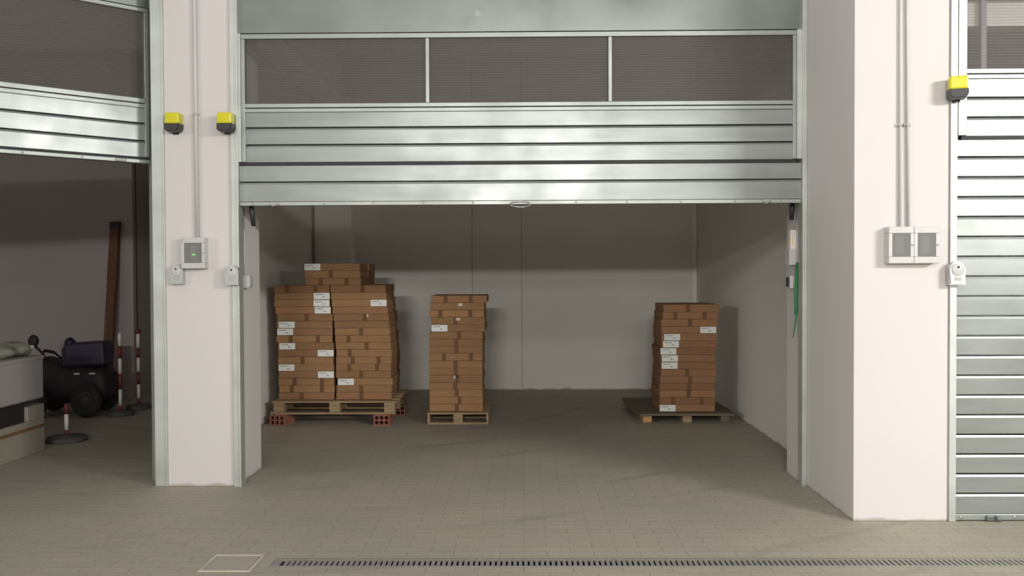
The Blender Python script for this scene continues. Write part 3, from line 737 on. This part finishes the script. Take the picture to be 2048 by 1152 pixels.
# dark ride-on machine, only a silhouette in the gloom
t = thing('ride_on_machine', 'dark small ride-on machine with round mirrors in the gloom of the left bay', 'vehicle', (-4.62, 9.06, 0), R(6))
k = mb(M['dark'])
def hull(k, secs):
    rings = []
    for x, y0, y1, z0, z1 in secs:
        yc, zc, a, b = (y0+y1)/2, (z0+z1)/2, (y1-y0)/2, (z1-z0)/2; ring = []
        for j in range(20):
            an = 2*math.pi*j/20; cx, cz = math.cos(an), math.sin(an)
            ring.append(k.bm.verts.new((x, yc+a*math.copysign(abs(cx)**.6, cx), zc+b*math.copysign(abs(cz)**.6, cz))))
        rings.append(ring)
    for a, b in zip(rings, rings[1:]):
        for j in range(20):
            f = k.bm.faces.new((a[j], a[(j+1) % 20], b[(j+1) % 20], b[j])); f.smooth = True; f.material_index = k.cur
    k.bm.faces.new(rings[0][::-1]); k.bm.faces.new(rings[-1])
hull(k, [(-.50, -.14, .14, .20, .34), (-.42, -.19, .19, .14, .50), (-.30, -.2, .2, .12, .60), (-.12, -.2, .2, .12, .55), (.0, -.2, .2, .12, .50), (.15, -.2, .2, .12, .52), (.40, -.2, .2, .14, .50), (.48, -.16, .16, .2, .42)])
k.build('body', parent=t)
k = mb(M['navy']); k.box(-.02, .46, -.16, .10, .49, .735, .03, Matrix.Rotation(R(-2.5), 4, 'Y'), 3); k.build('seat_back', parent=t)
k = mb(M['navy']); k.box(-.09, .06, -.13, .02, .42, .70, .03, None, 3); blob(k, (-.01, -.06, .735), (.06, .06, .055), 10, 14, 2); k.build('headrest', parent=t)
for x in (.13, .31):
    mb(M['bone']).box(x-.035, x+.035, -.215, -.20, .425, .445, .004).build('reflector', parent=t)
for x, y in ((.26, -.25), (-.36, -.25), (.26, .25), (-.36, .25)):
    w = mb(M['tyre']).lathe((x, y, .175), [(.09, -.05), (.14, -.058), (.165, -.045), (.175, -.015), (.175, .015), (.165, .045), (.14, .058), (.09, .05)], 28, 'Y').build('wheel', parent=t)
    s = -1 if y < 0 else 1
    mb(M['rim']).lathe((x, y+s*.052, .175), [(.09, -.02*s), (.088, .004*s), (.06, -.006*s), (.03, .004*s), (0, .004*s)], 24, 'Y').build('rim', parent=w)
for x, y in ((-.40, -.12),):
    k = mb(M['dark']); k.tube([(-.24, y, .55), (-.30, y-.01, .64), (x, y-.02, .73)], .014, 8); k.build('mirror_stalk', parent=t)
    k = mb(M['dark']); k.lathe((x, y-.02, .765), [(.02, .03), (.055, .02), (.064, 0), (.055, -.02), (.03, -.03)], 20, 'Y'); k.build('mirror', parent=t)
    mb(M['bone']).box(x-.03, x+.02, y-.055, y-.04, .70, .725, .004).build('mirror_tag', parent=t)
k = mb(M['dark']); k.tube([(-.20, .15, .55), (-.28, .1, .63), (-.34, 0, .655), (-.30, -.14, .64)], .016, 8); k.build('handlebar', parent=t)

t.scale = (.83, 1, 1)
# leaning plank
k = mb(M['plank']); k.box(-.052, .052, -.022, .022, 0, 2.03, .003)
o = k.build('wooden_plank', loc=(-4.66, 9.83, .004), rot=(R(-7.0), R(.6), 0)); tag(o, 'tall brown plank leaning against the back wall of the left bay', 'plank')
k = mb(M['dark']); k.box(-.056, .056, -.025, .025, 1.96, 2.04, .003); k.build('dark_top', parent=o)  # upper end of the plank coloured darker

def post(x, y, h, base, label, bands, tip=None):
    t = thing('chain_post', label, 'post', (x, y, 0), 0, 'red and white posts in the left bay')
    mb(M['rubber']).lathe((0, 0, 0), [(base, 0), (base, .028), (base*.93, .04), (.05, .05), (.03, .056), (0, .056)], 32).build('base', parent=t)
    z = .052; n = len(bands); L = (h-z)
    for i, (m, fr) in enumerate(bands):
        k = mb(M[m]); k.cyl((0, 0, z), (0, 0, z+L*fr), .0175, n=14); k.build('band', parent=t); z += L*fr
    if tip: mb(M[tip]).lathe((0, 0, z), [(.017, 0), (.034, .012), (.036, .03), (.02, .048), (0, .052)], 14).build('cap', parent=t)
    return t
post(-3.945, 7.60, .325, .165, 'short red and white post on a round base beside the cream box', [('red', .16), ('bone', .50), ('red', .34)])
post(-4.10, 8.97, .84, .13, 'tall red and white post in front of the brown plank', [('red', .06), ('bone', .21), ('red', .20), ('bone', .20), ('red', .20 - .04), ('bone', .17)])
post(-4.10, 9.40, .80, .13, 'tall red and white post with a red cap nearest the dark return wall', [('red', .08), ('bone', .20), ('red', .18), ('bone', .20), ('red', .14), ('bone', .20)], 'red')
